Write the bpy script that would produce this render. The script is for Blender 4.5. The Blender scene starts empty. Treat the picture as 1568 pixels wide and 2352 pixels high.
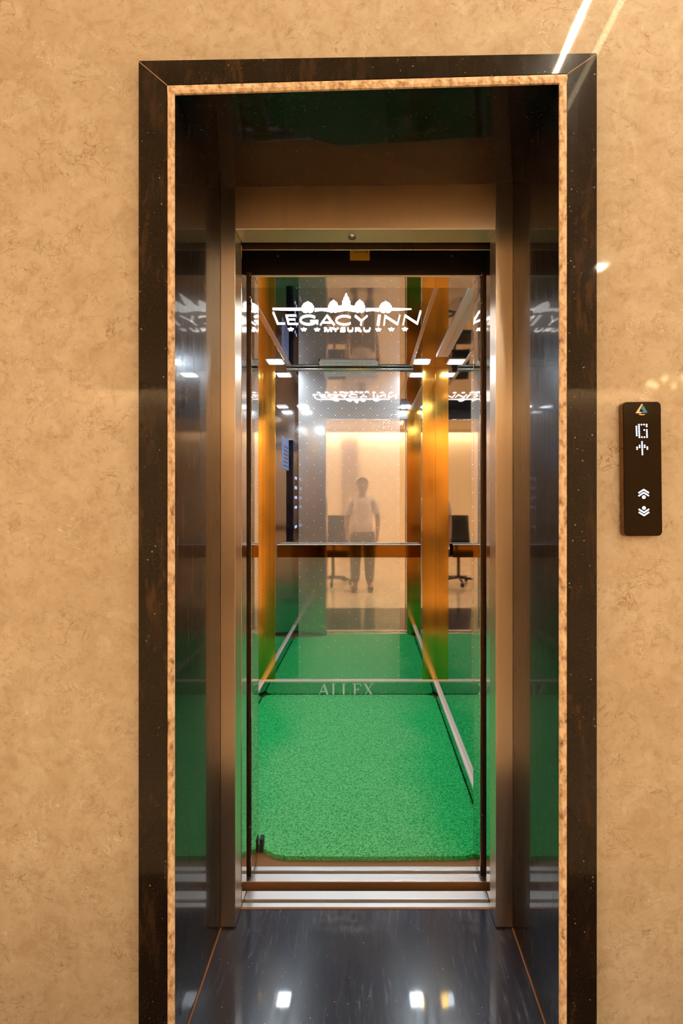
import bpy, bmesh, math, random
from mathutils import Vector, Matrix
random.seed(7)
S = bpy.context.scene
COL = S.collection

# ------------------------------------------------------------------ camera, world, exposure
CZ = 1.22            # lens height
F = 1045.0           # focal length in photograph pixels
VX, VY = 842.0, 1152.0
cam_d = bpy.data.cameras.new('camera')
cam = bpy.data.objects.new('camera', cam_d); COL.objects.link(cam)
cam.location = (0, 0, CZ); cam.rotation_euler = (math.radians(90), 0, 0)
cam_d.sensor_fit = 'VERTICAL'; cam_d.sensor_height = 36.0; cam_d.sensor_width = 24.0
cam_d.lens = 36.0 * F / 2352.0
cam_d.shift_x = -(VX - 784) / 2352.0
cam_d.shift_y = -(1176 - VY) / 2352.0
cam_d.clip_start = 0.02
S.camera = cam
W = bpy.data.worlds.new('world'); S.world = W; W.use_nodes = True
W.node_tree.nodes['Background'].inputs[0].default_value = (0.0, 0.0, 0.0, 1)
S.view_settings.view_transform = 'Standard'; S.view_settings.look = 'None'
S.view_settings.exposure = 0.0; S.view_settings.gamma = 1.0
S.view_settings.use_curve_mapping = False
try:
    S.cycles.max_bounces = 16; S.cycles.glossy_bounces = 14; S.cycles.diffuse_bounces = 4
    S.cycles.sample_clamp_indirect = 8.0; S.cycles.blur_glossy = 0.6
    S.cycles.use_denoising = True
except Exception:
    pass
# light levels: lobby lamps are warm, the lift cabin lamps are cool white
WARM = (1.0, 0.79, 0.53)
COOL = (0.74, 0.87, 1.0)
E_ADDED_WASH = 8.0        # added unseen lamp above the lift wall
E_ADDED_PANEL = 36.0       # added unseen panels that light the lobby
E_STRIP = 110.0      # bright ceiling LED line
E_STRIP2 = 8.0      # dimmer ceiling LED line
E_SPOT = 300.0        # cabin downlights
E_COVE = 42.0        # hidden cove lamp washing the far lobby wall
E_LOGO = 3.0         # back-lit lettering in the cabin ceiling

# ------------------------------------------------------------------ materials
def mat_new(name):
    m = bpy.data.materials.new(name); m.use_nodes = True
    nt = m.node_tree; b = nt.nodes['Principled BSDF']
    return m, nt, b
def nd(nt, t, **kw):
    n = nt.nodes.new(t)
    for k, v in kw.items(): setattr(n, k, v)
    return n
def ramp(nt, src, stops):
    r = nd(nt, 'ShaderNodeValToRGB'); e = r.color_ramp.elements
    while len(e) < len(stops): e.new(0.5)
    for i, (p, c) in enumerate(stops):
        e[i].position = p
        e[i].color = (*c, 1) if hasattr(c, '__len__') else (c, c, c, 1)
    nt.links.new(src, r.inputs[0]); return r.outputs[0]
def noise(nt, vec, scale, detail=4, rough=0.55, dist=0.0):
    n = nd(nt, 'ShaderNodeTexNoise'); n.inputs['Scale'].default_value = scale
    n.inputs['Detail'].default_value = detail; n.inputs['Roughness'].default_value = rough
    n.inputs['Distortion'].default_value = dist
    nt.links.new(vec, n.inputs['Vector']); return n.outputs['Fac']
def mapping(nt, scale=(1, 1, 1), rot=(0, 0, 0)):
    tc = nd(nt, 'ShaderNodeTexCoord'); mp = nd(nt, 'ShaderNodeMapping')
    mp.inputs['Scale'].default_value = scale; mp.inputs['Rotation'].default_value = rot
    nt.links.new(tc.outputs['Object'], mp.inputs['Vector']); return mp.outputs[0]
def mixc(nt, fac, a, b, mode='MIX'):
    n = nd(nt, 'ShaderNodeMix', data_type='RGBA', blend_type=mode)
    for sock, v in ((0, fac), (6, a), (7, b)):
        if hasattr(v, 'is_output'): nt.links.new(v, n.inputs[sock])
        elif sock == 0: n.inputs[0].default_value = v
        else: n.inputs[sock].default_value = (*v, 1)
    return n.outputs[2]
def math_(nt, op, a, b=None, c=None):
    n = nd(nt, 'ShaderNodeMath', operation=op)
    for i, v in enumerate((a, b, c)):
        if v is None: continue
        if hasattr(v, 'is_output'): nt.links.new(v, n.inputs[i])
        else: n.inputs[i].default_value = v
    return n.outputs[0]
def bump(nt, b, h, strength=0.2, dist=0.01):
    n = nd(nt, 'ShaderNodeBump'); n.inputs['Strength'].default_value = strength
    n.inputs['Distance'].default_value = dist
    nt.links.new(h, n.inputs['Height']); nt.links.new(n.outputs[0], b.inputs['Normal'])
def plain(name, col, rough=0.5, metal=0.0, spec=0.5):
    m, nt, b = mat_new(name)
    b.inputs['Base Color'].default_value = (*col, 1); b.inputs['Roughness'].default_value = rough
    b.inputs['Metallic'].default_value = metal; b.inputs['Specular IOR Level'].default_value = spec
    v = mapping(nt, (40, 40, 40)); f = noise(nt, v, 3)
    nt.links.new(ramp(nt, f, [(0.3, max(rough - 0.04, 0.02)), (0.7, rough + 0.04)]), b.inputs['Roughness'])
    return m
def emit(name, col, strength):
    m, nt, b = mat_new(name)
    b.inputs['Base Color'].default_value = (*col, 1)
    b.inputs['Emission Color'].default_value = (*col, 1); b.inputs['Emission Strength'].default_value = strength
    return m

def marble(name):
    m, nt, b = mat_new(name)
    v = mapping(nt)
    big = noise(nt, v, 2.2, 5, 0.6, 0.4)
    c = ramp(nt, big, [(0.30, (0.405, 0.348, 0.267)), (0.52, (0.466, 0.417, 0.334)), (0.72, (0.510, 0.473, 0.397))])
    mid = noise(nt, v, 11, 6, 0.65, 0.6)
    c = mixc(nt, ramp(nt, mid, [(0.35, 0.55), (0.6, 0.0)]), c, (0.381, 0.307, 0.223))
    mot = noise(nt, mapping(nt, (1, 1, 1), (0.246, 0.209, 0.159)), 26, 7, 0.72, 0.8)
    c = mixc(nt, ramp(nt, mot, [(0.34, 0.65), (0.50, 0.0)]), c, (0.344, 0.272, 0.199))
    c = mixc(nt, ramp(nt, mot, [(0.56, 0.0), (0.72, 0.5)]), c, (0.565, 0.550, 0.492))
    # short worm-like veins: thin ridges of warped noise, broken up by a second noise
    for sc, dist, colr, w, thr in ((10, 1.6, (0.246, 0.174, 0.111), 0.016, (0.54, 0.66)), (22, 2.2, (0.258, 0.188, 0.128), 0.022, (0.52, 0.64)),
                                   (14, 2.4, (0.589, 0.599, 0.557), 0.014, (0.55, 0.66))):
        vm = mapping(nt, (1, 1, 1.15), (0, 0.5 * sc, sc))
        r = noise(nt, vm, sc, 4, 0.6, dist)
        ridge = ramp(nt, math_(nt, 'ABSOLUTE', math_(nt, 'SUBTRACT', r, 0.5)), [(0.0, 1.0), (w, 0.0)])
        brk = ramp(nt, noise(nt, vm, sc * 0.9, 4), [(thr[0], 0.0), (thr[1], 0.95)])
        c = mixc(nt, math_(nt, 'MULTIPLY', ridge, brk), c, colr)
    fl = noise(nt, v, 70, 4, 0.7)
    c = mixc(nt, ramp(nt, fl, [(0.56, 0.0), (0.70, 0.5)]), c, (0.320, 0.244, 0.175))
    nt.links.new(c, b.inputs['Base Color'])
    nt.links.new(ramp(nt, mid, [(0.3, 0.035), (0.7, 0.075)]), b.inputs['Roughness'])
    bump(nt, b, noise(nt, v, 5, 2), 0.012, 0.02)
    return m

def granite(name, streak, base=(0.010, 0.008, 0.008), dust_sheen=(0.10, 0.075, 0.05), amt=0.5, rmin=0.05, rmax=0.22, spec=0.5, coat=0.55, speck=0.55):
    m, nt, b = mat_new(name)
    v = mapping(nt); vs = mapping(nt, streak)
    sp = noise(nt, v, 420, 2, 0.5)
    c = mixc(nt, ramp(nt, sp, [(0.64, 0.0), (0.74, 0.5)]), base, (0.09, 0.08, 0.075))
    st = noise(nt, vs, 6, 6, 0.65, 0.3)
    patch = noise(nt, v, 3.5, 4)
    mask = math_(nt, 'MULTIPLY', ramp(nt, st, [(0.50, 0.0), (0.72, 1.0)]), ramp(nt, patch, [(0.42, 0.0), (0.66, amt)]))
    c = mixc(nt, mask, c, dust_sheen)  # patches of dust that also carry painted-in reflected light
    fl = nd(nt, 'ShaderNodeTexVoronoi'); fl.inputs['Scale'].default_value = 75
    nt.links.new(v, fl.inputs['Vector'])
    dot = ramp(nt, fl.outputs['Distance'], [(0.06, speck), (0.15, 0.0)])
    dot = math_(nt, 'MULTIPLY', dot, ramp(nt, noise(nt, v, 24, 2), [(0.54, 0.0), (0.64, 1.0)]))
    c = mixc(nt, dot, c, (0.32, 0.26, 0.20))
    nt.links.new(c, b.inputs['Base Color'])
    nt.links.new(ramp(nt, st, [(0.35, rmax * 0.8), (0.75, rmax * 1.6)]), b.inputs['Roughness'])
    b.inputs['Coat Weight'].default_value = coat; b.inputs['Coat IOR'].default_value = 1.45
    nt.links.new(ramp(nt, noise(nt, vs, 14, 3), [(0.4, rmin), (0.75, rmin * 1.8)]), b.inputs['Coat Roughness'])
    b.inputs['Specular IOR Level'].default_value = spec
    return m

def raw_edge(name):
    m, nt, b = mat_new(name)
    v = mapping(nt)
    f = noise(nt, mapping(nt, (1, 1, 0.6)), 75, 6, 0.65)
    c = ramp(nt, f, [(0.30, (0.10, 0.055, 0.03)), (0.42, (0.45, 0.31, 0.19)), (0.60, (0.74, 0.58, 0.41))])
    nt.links.new(c, b.inputs['Base Color']); b.inputs['Roughness'].default_value = 0.8
    bump(nt, b, f, 0.8, 0.004)
    return m

def steel(name, col, rough, brush=(300, 300, 3), var=0.05, aniso=0.0):
    m, nt, b = mat_new(name)
    b.inputs['Metallic'].default_value = 1.0
    v = mapping(nt, brush)
    f = noise(nt, v, 1.0, 3)
    c = ramp(nt, f, [(0.3, tuple(x * 0.96 for x in col)), (0.7, col)])
    nt.links.new(c, b.inputs['Base Color'])
    nt.links.new(ramp(nt, f, [(0.3, max(0.01, rough - var)), (0.7, rough + var)]), b.inputs['Roughness'])
    if aniso:
        b.inputs['Anisotropic'].default_value = aniso
        ge = nd(nt, 'ShaderNodeNewGeometry'); cr = nd(nt, 'ShaderNodeVectorMath', operation='CROSS_PRODUCT')
        nt.links.new(ge.outputs['Normal'], cr.inputs[0]); cr.inputs[1].default_value = (0, 0, 1)
        ad = nd(nt, 'ShaderNodeVectorMath', operation='ADD'); nt.links.new(cr.outputs[0], ad.inputs[0]); ad.inputs[1].default_value = (0.02, 0.01, 0)
        nt.links.new(ad.outputs[0], b.inputs['Tangent'])
    return m

def etched_mirror(name):
    m, nt, b = mat_new(name)
    tc = nd(nt, 'ShaderNodeTexCoord'); sx = nd(nt, 'ShaderNodeSeparateXYZ')
    nt.links.new(tc.outputs['Object'], sx.inputs[0])
    def lattice(p, ox, oz, r):
        fx = math_(nt, 'SUBTRACT', math_(nt, 'FRACT', math_(nt, 'ADD', math_(nt, 'DIVIDE', sx.outputs[0], p), ox + 50)), 0.5)
        fz = math_(nt, 'SUBTRACT', math_(nt, 'FRACT', math_(nt, 'ADD', math_(nt, 'DIVIDE', sx.outputs[2], p), oz + 50)), 0.5)
        d = math_(nt, 'SQRT', math_(nt, 'ADD', math_(nt, 'MULTIPLY', fx, fx), math_(nt, 'MULTIPLY', fz, fz)))
        return math_(nt, 'LESS_THAN', d, r / p)
    a = math_(nt, 'MAXIMUM', lattice(0.022, 0, 0, 0.0013), lattice(0.022, 0.5, 0.5, 0.0011))
    s = math_(nt, 'MAXIMUM', lattice(0.088, 0.0, 0.0, 0.0036), lattice(0.088, 0.5, 0.5, 0.0036))
    dots = math_(nt, 'MAXIMUM', a, s)
    b.inputs['Metallic'].default_value = 1.0
    b.inputs['Base Color'].default_value = (0.80, 0.78, 0.76, 1)
    nt.links.new(math_(nt, 'ADD', math_(nt, 'MULTIPLY', dots, 0.35), 0.03), b.inputs['Roughness'])
    satin = nd(nt, 'ShaderNodeBsdfGlossy'); satin.inputs['Roughness'].default_value = 0.42
    satin.inputs['Color'].default_value = (0.80, 0.78, 0.76, 1)
    mx = nd(nt, 'ShaderNodeMixShader')
    nt.links.new(math_(nt, 'ADD', math_(nt, 'MULTIPLY', dots, 0.45), 0.34), mx.inputs[0])
    nt.links.new(b.outputs[0], mx.inputs[1]); nt.links.new(satin.outputs[0], mx.inputs[2])
    out = nt.nodes['Material Output']; nt.links.new(mx.outputs[0], out.inputs[0])
    return m

def carpet(name):
    m, nt, b = mat_new(name)
    v = mapping(nt)
    f = noise(nt, v, 150, 4, 0.75)
    worn = noise(nt, v, 2.6, 3, 0.5)
    c1 = ramp(nt, f, [(0.36, (0.003, 0.17, 0.04)), (0.5, (0.012, 0.46, 0.11)), (0.66, (0.06, 0.62, 0.20))])
    c2 = ramp(nt, f, [(0.36, (0.025, 0.22, 0.06)), (0.5, (0.12, 0.54, 0.17)), (0.66, (0.26, 0.68, 0.30))])
    tc = nd(nt, 'ShaderNodeTexCoord'); sp = nd(nt, 'ShaderNodeSeparateXYZ'); nt.links.new(tc.outputs['Object'], sp.inputs[0])
    ed = math_(nt, 'ABSOLUTE', sp.outputs[0])                          # trodden paler along the middle
    ed = math_(nt, 'ADD', ed, math_(nt, 'MULTIPLY', math_(nt, 'SUBTRACT', worn, 0.5), 0.5))
    c = mixc(nt, ramp(nt, ed, [(0.24, 0.9), (0.44, 0.08)]), c1, c2)
    nt.links.new(c, b.inputs['Base Color']); b.inputs['Roughness'].default_value = 0.95
    b.inputs['Specular IOR Level'].default_value = 0.1
    bump(nt, b, f, 0.9, 0.006)
    return m

M = {}
M['marble'] = marble('polished_beige_marble')
M['granite'] = granite('black_granite_upright', (14, 14, 1.2), base=(0.006, 0.005, 0.005), dust_sheen=(0.06, 0.045, 0.03), rmin=0.03, rmax=0.2, spec=0.08, coat=0.42)
M['granite_front'] = granite('black_granite_face', (5, 5, 1.2), base=(0.008, 0.005, 0.003), dust_sheen=(0.13, 0.065, 0.025), amt=0.5, rmin=0.035, rmax=0.22, spec=0.10, coat=0.42, speck=1.0)  # warm patches: dust plus lobby reflection put into the colour
M['granite_floor'] = granite('black_granite_floor', (16, 2.2, 16), base=(0.020, 0.023, 0.037), dust_sheen=(0.07, 0.085, 0.13), amt=0.8, rmin=0.03, rmax=0.20, spec=0.22)  # bluish tone: grime plus reflected cabin light put into the colour
M['raw'] = raw_edge('sawn_granite_edge')
M['steel'] = steel('brushed_stainless', (0.85, 0.72, 0.58), 0.30, (300, 300, 1), 0.015, 0.85)
M['steel_head'] = steel('brushed_stainless_head', (0.80, 0.58, 0.36), 0.38, (160, 160, 0.6), 0.05, 0.3)
M['steel_x'] = steel('brushed_stainless_level', (0.74, 0.66, 0.57), 0.26, (300, 300, 1), 0.015, 0.7)
M['polish'] = steel('polished_stainless', (0.70, 0.67, 0.64), 0.09, (500, 500, 4), 0.04)
M['return_steel'] = steel('polished_front_panel', (0.52, 0.50, 0.49), 0.12, (400, 400, 2), 0.03)
M['mirror'] = steel('mirror_stainless', (0.66, 0.64, 0.63), 0.022, (200, 200, 2), 0.012)
M['ceil_mirror'] = steel('mirror_ceiling_sheet', (0.50, 0.47, 0.46), 0.02, (200, 2, 200), 0.01)
M['etched'] = etched_mirror('etched_mirror')
M['gold'] = steel('gold_stainless', (0.92, 0.50, 0.09), 0.13, (60, 60, 1), 0.02)
M['bronze'] = steel('bronze_mirror_bar', (0.22, 0.095, 0.014), 0.05, (3, 300, 300), 0.02)
M['alu'] = steel('aluminium_tread', (0.86, 0.84, 0.82), 0.42, (4, 300, 300), 0.08)
M['alu_dark'] = plain('aluminium_groove', (0.22, 0.19, 0.17), 0.5, 0.8)
M['skirt'] = steel('skirting_mirror', (0.50, 0.56, 0.52), 0.05, (3, 300, 300), 0.02)
M['ledge'] = plain('skirting_ledge', (0.80, 0.72, 0.66), 0.45, 0.35)
M['black'] = plain('black_painted_steel', (0.012, 0.010, 0.009), 0.35)
M['filler'] = plain('pale_stone_filler', (0.34, 0.22, 0.13), 0.7)
M['rubber'] = plain('black_rubber', (0.015, 0.013, 0.012), 0.6)
M['rust'] = plain('rusty_plate', (0.24, 0.11, 0.04), 0.8)
M['carpet'] = carpet('green_felt_carpet')
M['brownstrip'] = steel('brown_door_edge', (0.36, 0.22, 0.13), 0.3, (300, 300, 3))
M['yellow'] = plain('yellow_sticker', (0.72, 0.42, 0.04), 0.5)
M['ink'] = plain('dark_ink', (0.05, 0.03, 0.02), 0.6)
M['screw'] = plain('bright_screw', (0.8, 0.75, 0.68), 0.25, 1.0)
M['logo'] = emit('backlit_white', (1.0, 0.96, 0.92), E_LOGO)
M['spot'] = emit('cabin_downlight_glow', COOL, E_SPOT)
M['white'] = plain('white_plastic', (0.9, 0.9, 0.9), 0.4)
M['letters'] = plain('silver_lettering', (0.92, 0.91, 0.88), 0.5, 0.0)
M['panelglass'] = plain('dark_glass_face', (0.012, 0.006, 0.002), 0.10, 0.0, 0.12)
M['panelside'] = plain('bronze_case', (0.16, 0.08, 0.025), 0.3, 0.6)
M['led'] = emit('panel_led', (0.62, 0.76, 1.0), 1.25)
M['silver'] = plain('champagne_mark', (0.75, 0.60, 0.45), 0.3, 0.2)
M['blue'] = plain('blue_mark', (0.03, 0.22, 0.42), 0.3)
M['copglass'] = plain('navy_glass', (0.006, 0.008, 0.018), 0.08)
M['copled'] = emit('button_led', (0.45, 0.55, 1.0), 2.5)
M['poster'] = plain('pale_blue_paper', (0.30, 0.40, 0.75), 0.5)
M['lobbywall'] = plain('cream_lobby_paint', (0.88, 0.73, 0.54), 0.6)
M['lobbyceil'] = plain('cream_ceiling_paint', (0.78, 0.68, 0.54), 0.8)
M['pilaster'] = plain('taupe_pilaster', (0.46, 0.35, 0.27), 0.5)
def tile_mat():
    m, nt, b = mat_new('cream_floor_tile'); v = mapping(nt)
    c = ramp(nt, noise(nt, v, 3, 5, 0.6, 0.6), [(0.3, (0.55, 0.42, 0.30)), (0.7, (0.74, 0.61, 0.46))])
    br = nd(nt, 'ShaderNodeTexBrick'); br.offset = 0.0
    br.inputs['Scale'].default_value = 1.0; br.inputs['Brick Width'].default_value = 0.8; br.inputs['Row Height'].default_value = 0.8
    br.inputs['Mortar Size'].default_value = 0.003
    br.inputs['Color1'].default_value = br.inputs['Color2'].default_value = (1, 1, 1, 1); br.inputs['Mortar'].default_value = (0.45, 0.38, 0.3, 1)
    nt.links.new(v, br.inputs['Vector'])
    nt.links.new(mixc(nt, 1.0, c, br.outputs['Color'], 'MULTIPLY'), b.inputs['Base Color'])
    b.inputs['Roughness'].default_value = 0.12
    return m
M['tile'] = tile_mat()
M['added_wash'] = emit('added_wash_glow', WARM, E_ADDED_WASH)
M['cove'] = emit('warm_cove_lamp', WARM, E_COVE)
M['panel'] = emit('added_panel_glow', WARM, E_ADDED_PANEL)
M['strip'] = emit('warm_led_line', (1.0, 0.85, 0.62), E_STRIP)
M['strip2'] = emit('dim_led_line', (1.0, 0.78, 0.48), E_STRIP2)
M['bulb'] = emit('warm_bulb', (1.0, 0.75, 0.35), 26.0)
M['brass'] = steel('brass', (0.75, 0.52, 0.2), 0.25, (30, 30, 30))
M['skin'] = plain('skin', (0.36, 0.20, 0.13), 0.55)
M['shirt'] = plain('pale_pink_shirt', (0.72, 0.58, 0.55), 0.85)
M['trouser'] = plain('grey_trousers', (0.16, 0.16, 0.14), 0.85)
M['hair'] = plain('black_hair', (0.015, 0.012, 0.010), 0.6)
M['shoe'] = plain('dark_leather', (0.03, 0.02, 0.015), 0.4)
M['mesh'] = plain('black_chair_mesh', (0.025, 0.025, 0.028), 0.8)
M['plastic'] = plain('black_chair_plastic', (0.02, 0.02, 0.022), 0.4)

# ------------------------------------------------------------------ mesh helpers
def P(px, py, d):                       # photograph pixel at depth d -> place
    return Vector(((px - VX) * d / F, d, CZ + (VY - py) * d / F))
class MB:
    def __init__(s): s.bm = bmesh.new()
    def _join(s, b2):
        me = bpy.data.meshes.new('tmp'); b2.to_mesh(me); b2.free(); s.bm.from_mesh(me); bpy.data.meshes.remove(me)
    def box(s, x0, x1, y0, y1, z0, z1, bev=0.0, seg=2):
        b2 = bmesh.new(); bmesh.ops.create_cube(b2, size=1)
        for v in b2.verts:
            v.co = Vector(((x0 + x1) / 2 + v.co.x * (x1 - x0), (y0 + y1) / 2 + v.co.y * (y1 - y0), (z0 + z1) / 2 + v.co.z * (z1 - z0)))
        if bev: bmesh.ops.bevel(b2, geom=b2.edges[:], offset=bev, segments=seg, affect='EDGES', profile=0.5)
        s._join(b2); return s
    def prism(s, pts, vec, bev=0.0):    # polygon (list of Vector) swept along vec
        b2 = bmesh.new()
        a = [b2.verts.new(p) for p in pts]; c = [b2.verts.new(Vector(p) + Vector(vec)) for p in pts]
        n = len(pts); b2.faces.new(a); b2.faces.new(c[::-1])
        for i in range(n): b2.faces.new((a[i], c[i], c[(i + 1) % n], a[(i + 1) % n]))
        bmesh.ops.recalc_face_normals(b2, faces=b2.faces[:])
        if bev: bmesh.ops.bevel(b2, geom=b2.edges[:], offset=bev, segments=2, affect='EDGES')
        s._join(b2); return s
    def hexa(s, p):                     # 8 corners: 4 bottom loop, 4 top loop
        b2 = bmesh.new(); v = [b2.verts.new(q) for q in p]
        for f in ((0, 1, 2, 3), (4, 5, 6, 7), (0, 1, 5, 4), (1, 2, 6, 5), (2, 3, 7, 6), (3, 0, 4, 7)): b2.faces.new([v[i] for i in f])
        bmesh.ops.recalc_face_normals(b2, faces=b2.faces[:]); s._join(b2); return s
    def tube(s, pts, r, n=10):
        b2 = bmesh.new(); pts = [Vector(p) for p in pts]; rings = []
        rr = r if hasattr(r, '__len__') else [r] * len(pts)
        for i, p in enumerate(pts):
            t = (pts[min(i + 1, len(pts) - 1)] - pts[max(i - 1, 0)]).normalized()
            u = t.cross(Vector((0, 0, 1)) if abs(t.z) < 0.9 else Vector((1, 0, 0))).normalized(); w = t.cross(u)
            rings.append([b2.verts.new(p + (u * math.cos(2 * math.pi * k / n) + w * math.sin(2 * math.pi * k / n)) * rr[i]) for k in range(n)])
        for a, b in zip(rings, rings[1:]):
            for k in range(n): b2.faces.new((a[k], a[(k + 1) % n], b[(k + 1) % n], b[k]))
        b2.faces.new(rings[0][::-1]); b2.faces.new(rings[-1])
        bmesh.ops.recalc_face_normals(b2, faces=b2.faces[:]); s._join(b2); return s
    def ball(s, c, rx, ry=None, rz=None, u=14, v=10):
        b2 = bmesh.new(); bmesh.ops.create_uvsphere(b2, u_segments=u, v_segments=v, radius=1)
        for q in b2.verts: q.co = Vector((c[0] + q.co.x * rx, c[1] + q.co.y * (ry or rx), c[2] + q.co.z * (rz or rx)))
        s._join(b2); return s
    def build(s, name, m, parent=None, smooth=False, origin=None, **tags):
        me = bpy.data.meshes.new(name)
        if origin is None and parent is None and s.bm.verts:
            xs = [v.co for v in s.bm.verts]
            origin = Vector(((min(v.x for v in xs) + max(v.x for v in xs)) / 2, (min(v.y for v in xs) + max(v.y for v in xs)) / 2, min(v.z for v in xs)))
        if parent is not None: origin = world(parent)
        bmesh.ops.translate(s.bm, verts=s.bm.verts[:], vec=-Vector(origin))
        s.bm.to_mesh(me); s.bm.free()
        if smooth:
            for p in me.polygons: p.use_smooth = True
        me.materials.append(M[m])
        o = bpy.data.objects.new(name, me); COL.objects.link(o)
        if parent is not None: o.parent = parent
        else: o.location = origin
        for k, v in tags.items(): o[k] = v
        return o
def world(o):
    p = Vector(o.location)
    while o.parent: o = o.parent; p += Vector(o.location)
    return p
def thing(name, label, category, loc, group=None):
    o = bpy.data.objects.new(name, None); COL.objects.link(o); o.location = loc
    o.empty_display_size = 0.05
    o['label'] = label; o['category'] = category
    if group: o['group'] = group
    return o
def struct(mb, name, m):
    o = mb.build(name, m); o['kind'] = 'structure'; return o
def copy_tree(o, loc):
    c = o.copy(); COL.objects.link(c); c.location = loc
    def kids(src, dst):
        for ch in list(src.children):
            k = ch.copy(); COL.objects.link(k); k.parent = dst; kids(ch, k)
    kids(o, c); return c

# ------------------------------------------------------------------ lobby shell
LX0, LX1, LY0, H = -4.0, 4.0, -4.2, 2.75
WY = 1.0                                            # face of the lift wall
OL, OR = -0.47, 0.47                                # rough opening behind the granite
b = MB().box(LX0, OL, WY, 1.25, 0, H).box(OR, LX1, WY, 1.25, 0, H).box(OL, OR, WY, 1.25, 2.15, H)
struct(b, 'wall_front', 'marble')
struct(MB().box(LX0, LX1, LY0 - 0.1, LY0, 0, H), 'wall_back', 'lobbywall')
struct(MB().box(LX0 - 0.1, LX0, LY0, 1.25, 0, H), 'wall_left', 'lobbywall')
struct(MB().box(LX1, LX1 + 0.1, LY0, 1.25, 0, H), 'wall_right', 'lobbywall')
struct(MB().box(LX0, LX1, LY0, 0.48, -0.1, 0), 'floor', 'tile')
struct(MB().box(LX0, LX1, 0.48, 0.985, -0.1, 0), 'trim_1', 'granite_floor')
struct(MB().box(LX0, LX1, LY0, 1.25, H, H + 0.1), 'ceiling', 'lobbyceil')
struct(MB().box(-0.53, -0.20, LY0, LY0 + 0.05, 0, H), 'trim_2', 'pilaster')

# ------------------------------------------------------------------ granite surround
g = thing('granite_door_surround', 'black granite surround framing the lift doorway in the beige marble wall', 'door surround', (0, 1.0, 0))
FY = 0.985
XL0, XL1, XR1, XR0 = -0.494, -0.4315, 0.4335, 0.498   # outer / inner face edges
IL, IR = -0.4175, 0.4175                              # polished reveal faces
zo = lambda x: 2.1739 + (x + 0.494) / 0.992 * 0.0165     # outer top edge
zi = lambda x: 2.121 + (x + 0.43) / 0.86 * 0.0245        # inner top edge of the face board
zs0 = lambda x: 2.103 + (x + 0.4175) / 0.835 * 0.0238    # soffit, front
zs1 = lambda x: 2.1207 + (x + 0.4175) / 0.835 * 0.0099   # soffit, back
gap = 0.0008
def board(pts): return MB().prism([Vector((x, FY, z)) for x, z in pts], (0, 0.0145, 0), 0.0006)
board([(XL0, 0.0), (XL1, 0.0), (XL1, zi(XL1) - gap), (XL0, zo(XL0) - gap)]).build('architrave', 'granite_front', g)
board([(XR1, 0.0), (XR0, 0.0), (XR0, zo(XR0) - gap), (XR1, zi(XR1) - gap)]).build('architrave', 'granite_front', g)
board([(XL1, zi(XL1) + gap), (XR1, zi(XR1) + gap), (XR0, zo(XR0) + gap), (XL0, zo(XL0) + gap)]).build('architrave', 'granite_front', g)
for xa, za, xb, zb in ((XL0, zo(XL0), XL1, zi(XL1)), (XR1, zi(XR1), XR0, zo(XR0))):
    MB().prism([Vector((xa, FY - 0.0004, za - 0.0012)), Vector((xb, FY - 0.0004, zb - 0.0012)), Vector((xb, FY - 0.0004, zb + 0.0006)), Vector((xa, FY - 0.0004, za + 0.0006))], (0, 0.01, 0)).build('mitre_joint', 'filler', g, label='pale filled mitre joint')
def reveal(x0, x1):                                   # upright lining slab
    return MB().hexa([(x0, 0.99, 0), (x1, 0.99, 0), (x1, 1.36, 0), (x0, 1.36, 0),
                      (x0, 0.99, zs0(x0)), (x1, 0.99, zs0(x1)), (x1, 1.36, zs1(x1)), (x0, 1.36, zs1(x0))])
def rough_strip(pa, pb, wide, n=90):                  # jagged sawn edge between two edges of a slab, facing the lobby
    bm = MB(); rnd = random.Random(n)
    b2 = bm.bm; rows = []
    for i in range(n + 1):
        t = i / n; p = pa.lerp(pb, t); row = []
        for j in range(4):
            q = p + wide * (j / 3)
            if j in (1, 2): q = q + Vector((0, -rnd.uniform(0, 0.003), 0))
            if j == 3 : q = q + wide.normalized() * rnd.uniform(-0.0012, 0.0006)
            row.append(b2.verts.new(q))
        back = [b2.verts.new(p + Vector((0, 0.004, 0))), b2.verts.new(p + wide + Vector((0, 0.004, 0)))]
        rows.append(row + back[::-1])
    for a, c in zip(rows, rows[1:]):
        for j in range(6): b2.faces.new((a[j], a[(j + 1) % 6], c[(j + 1) % 6], c[j]))
    b2.faces.new(rows[0]); b2.faces.new(rows[-1][::-1])
    bmesh.ops.recalc_face_normals(b2, faces=b2.faces[:]); return bm
rv = reveal(-0.4315, IL).build('reveal_panel', 'granite', g)
rough_strip(Vector((-0.4315, 0.986, 0)), Vector((-0.4315, 0.986, 2.115)), Vector((0.0145, 0, 0)), 160).build('sawn_edge', 'raw', rv, label='rough sawn pale brown edge')
rv = reveal(0.4335, IR).build('reveal_panel', 'granite', g)
rough_strip(Vector((0.4335, 0.986, 0)), Vector((0.4335, 0.986, 2.14)), Vector((-0.0160, 0, 0)), 161).build('sawn_edge', 'raw', rv, label='rough sawn pale brown edge')
rv = MB().hexa([(-0.4315, 0.99, zs0(-0.4315)), (0.4335, 0.99, zs0(0.4335)), (0.4335, 1.36, zs1(0.4335)), (-0.4315, 1.36, zs1(-0.4315)),
                (-0.4315, 0.99, 2.148), (0.4335, 0.99, 2.148), (0.4335, 1.36, 2.148), (-0.4315, 1.36, 2.148)]).build('reveal_panel', 'granite', g)
rough_strip(Vector((-0.4315, 0.9855, zi(-0.4315))), Vector((0.4335, 0.9855, zi(0.4335))), Vector((0, 0, -0.0182)), 120).build('sawn_edge', 'raw', rv, label='rough sawn pale brown edge')

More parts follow.
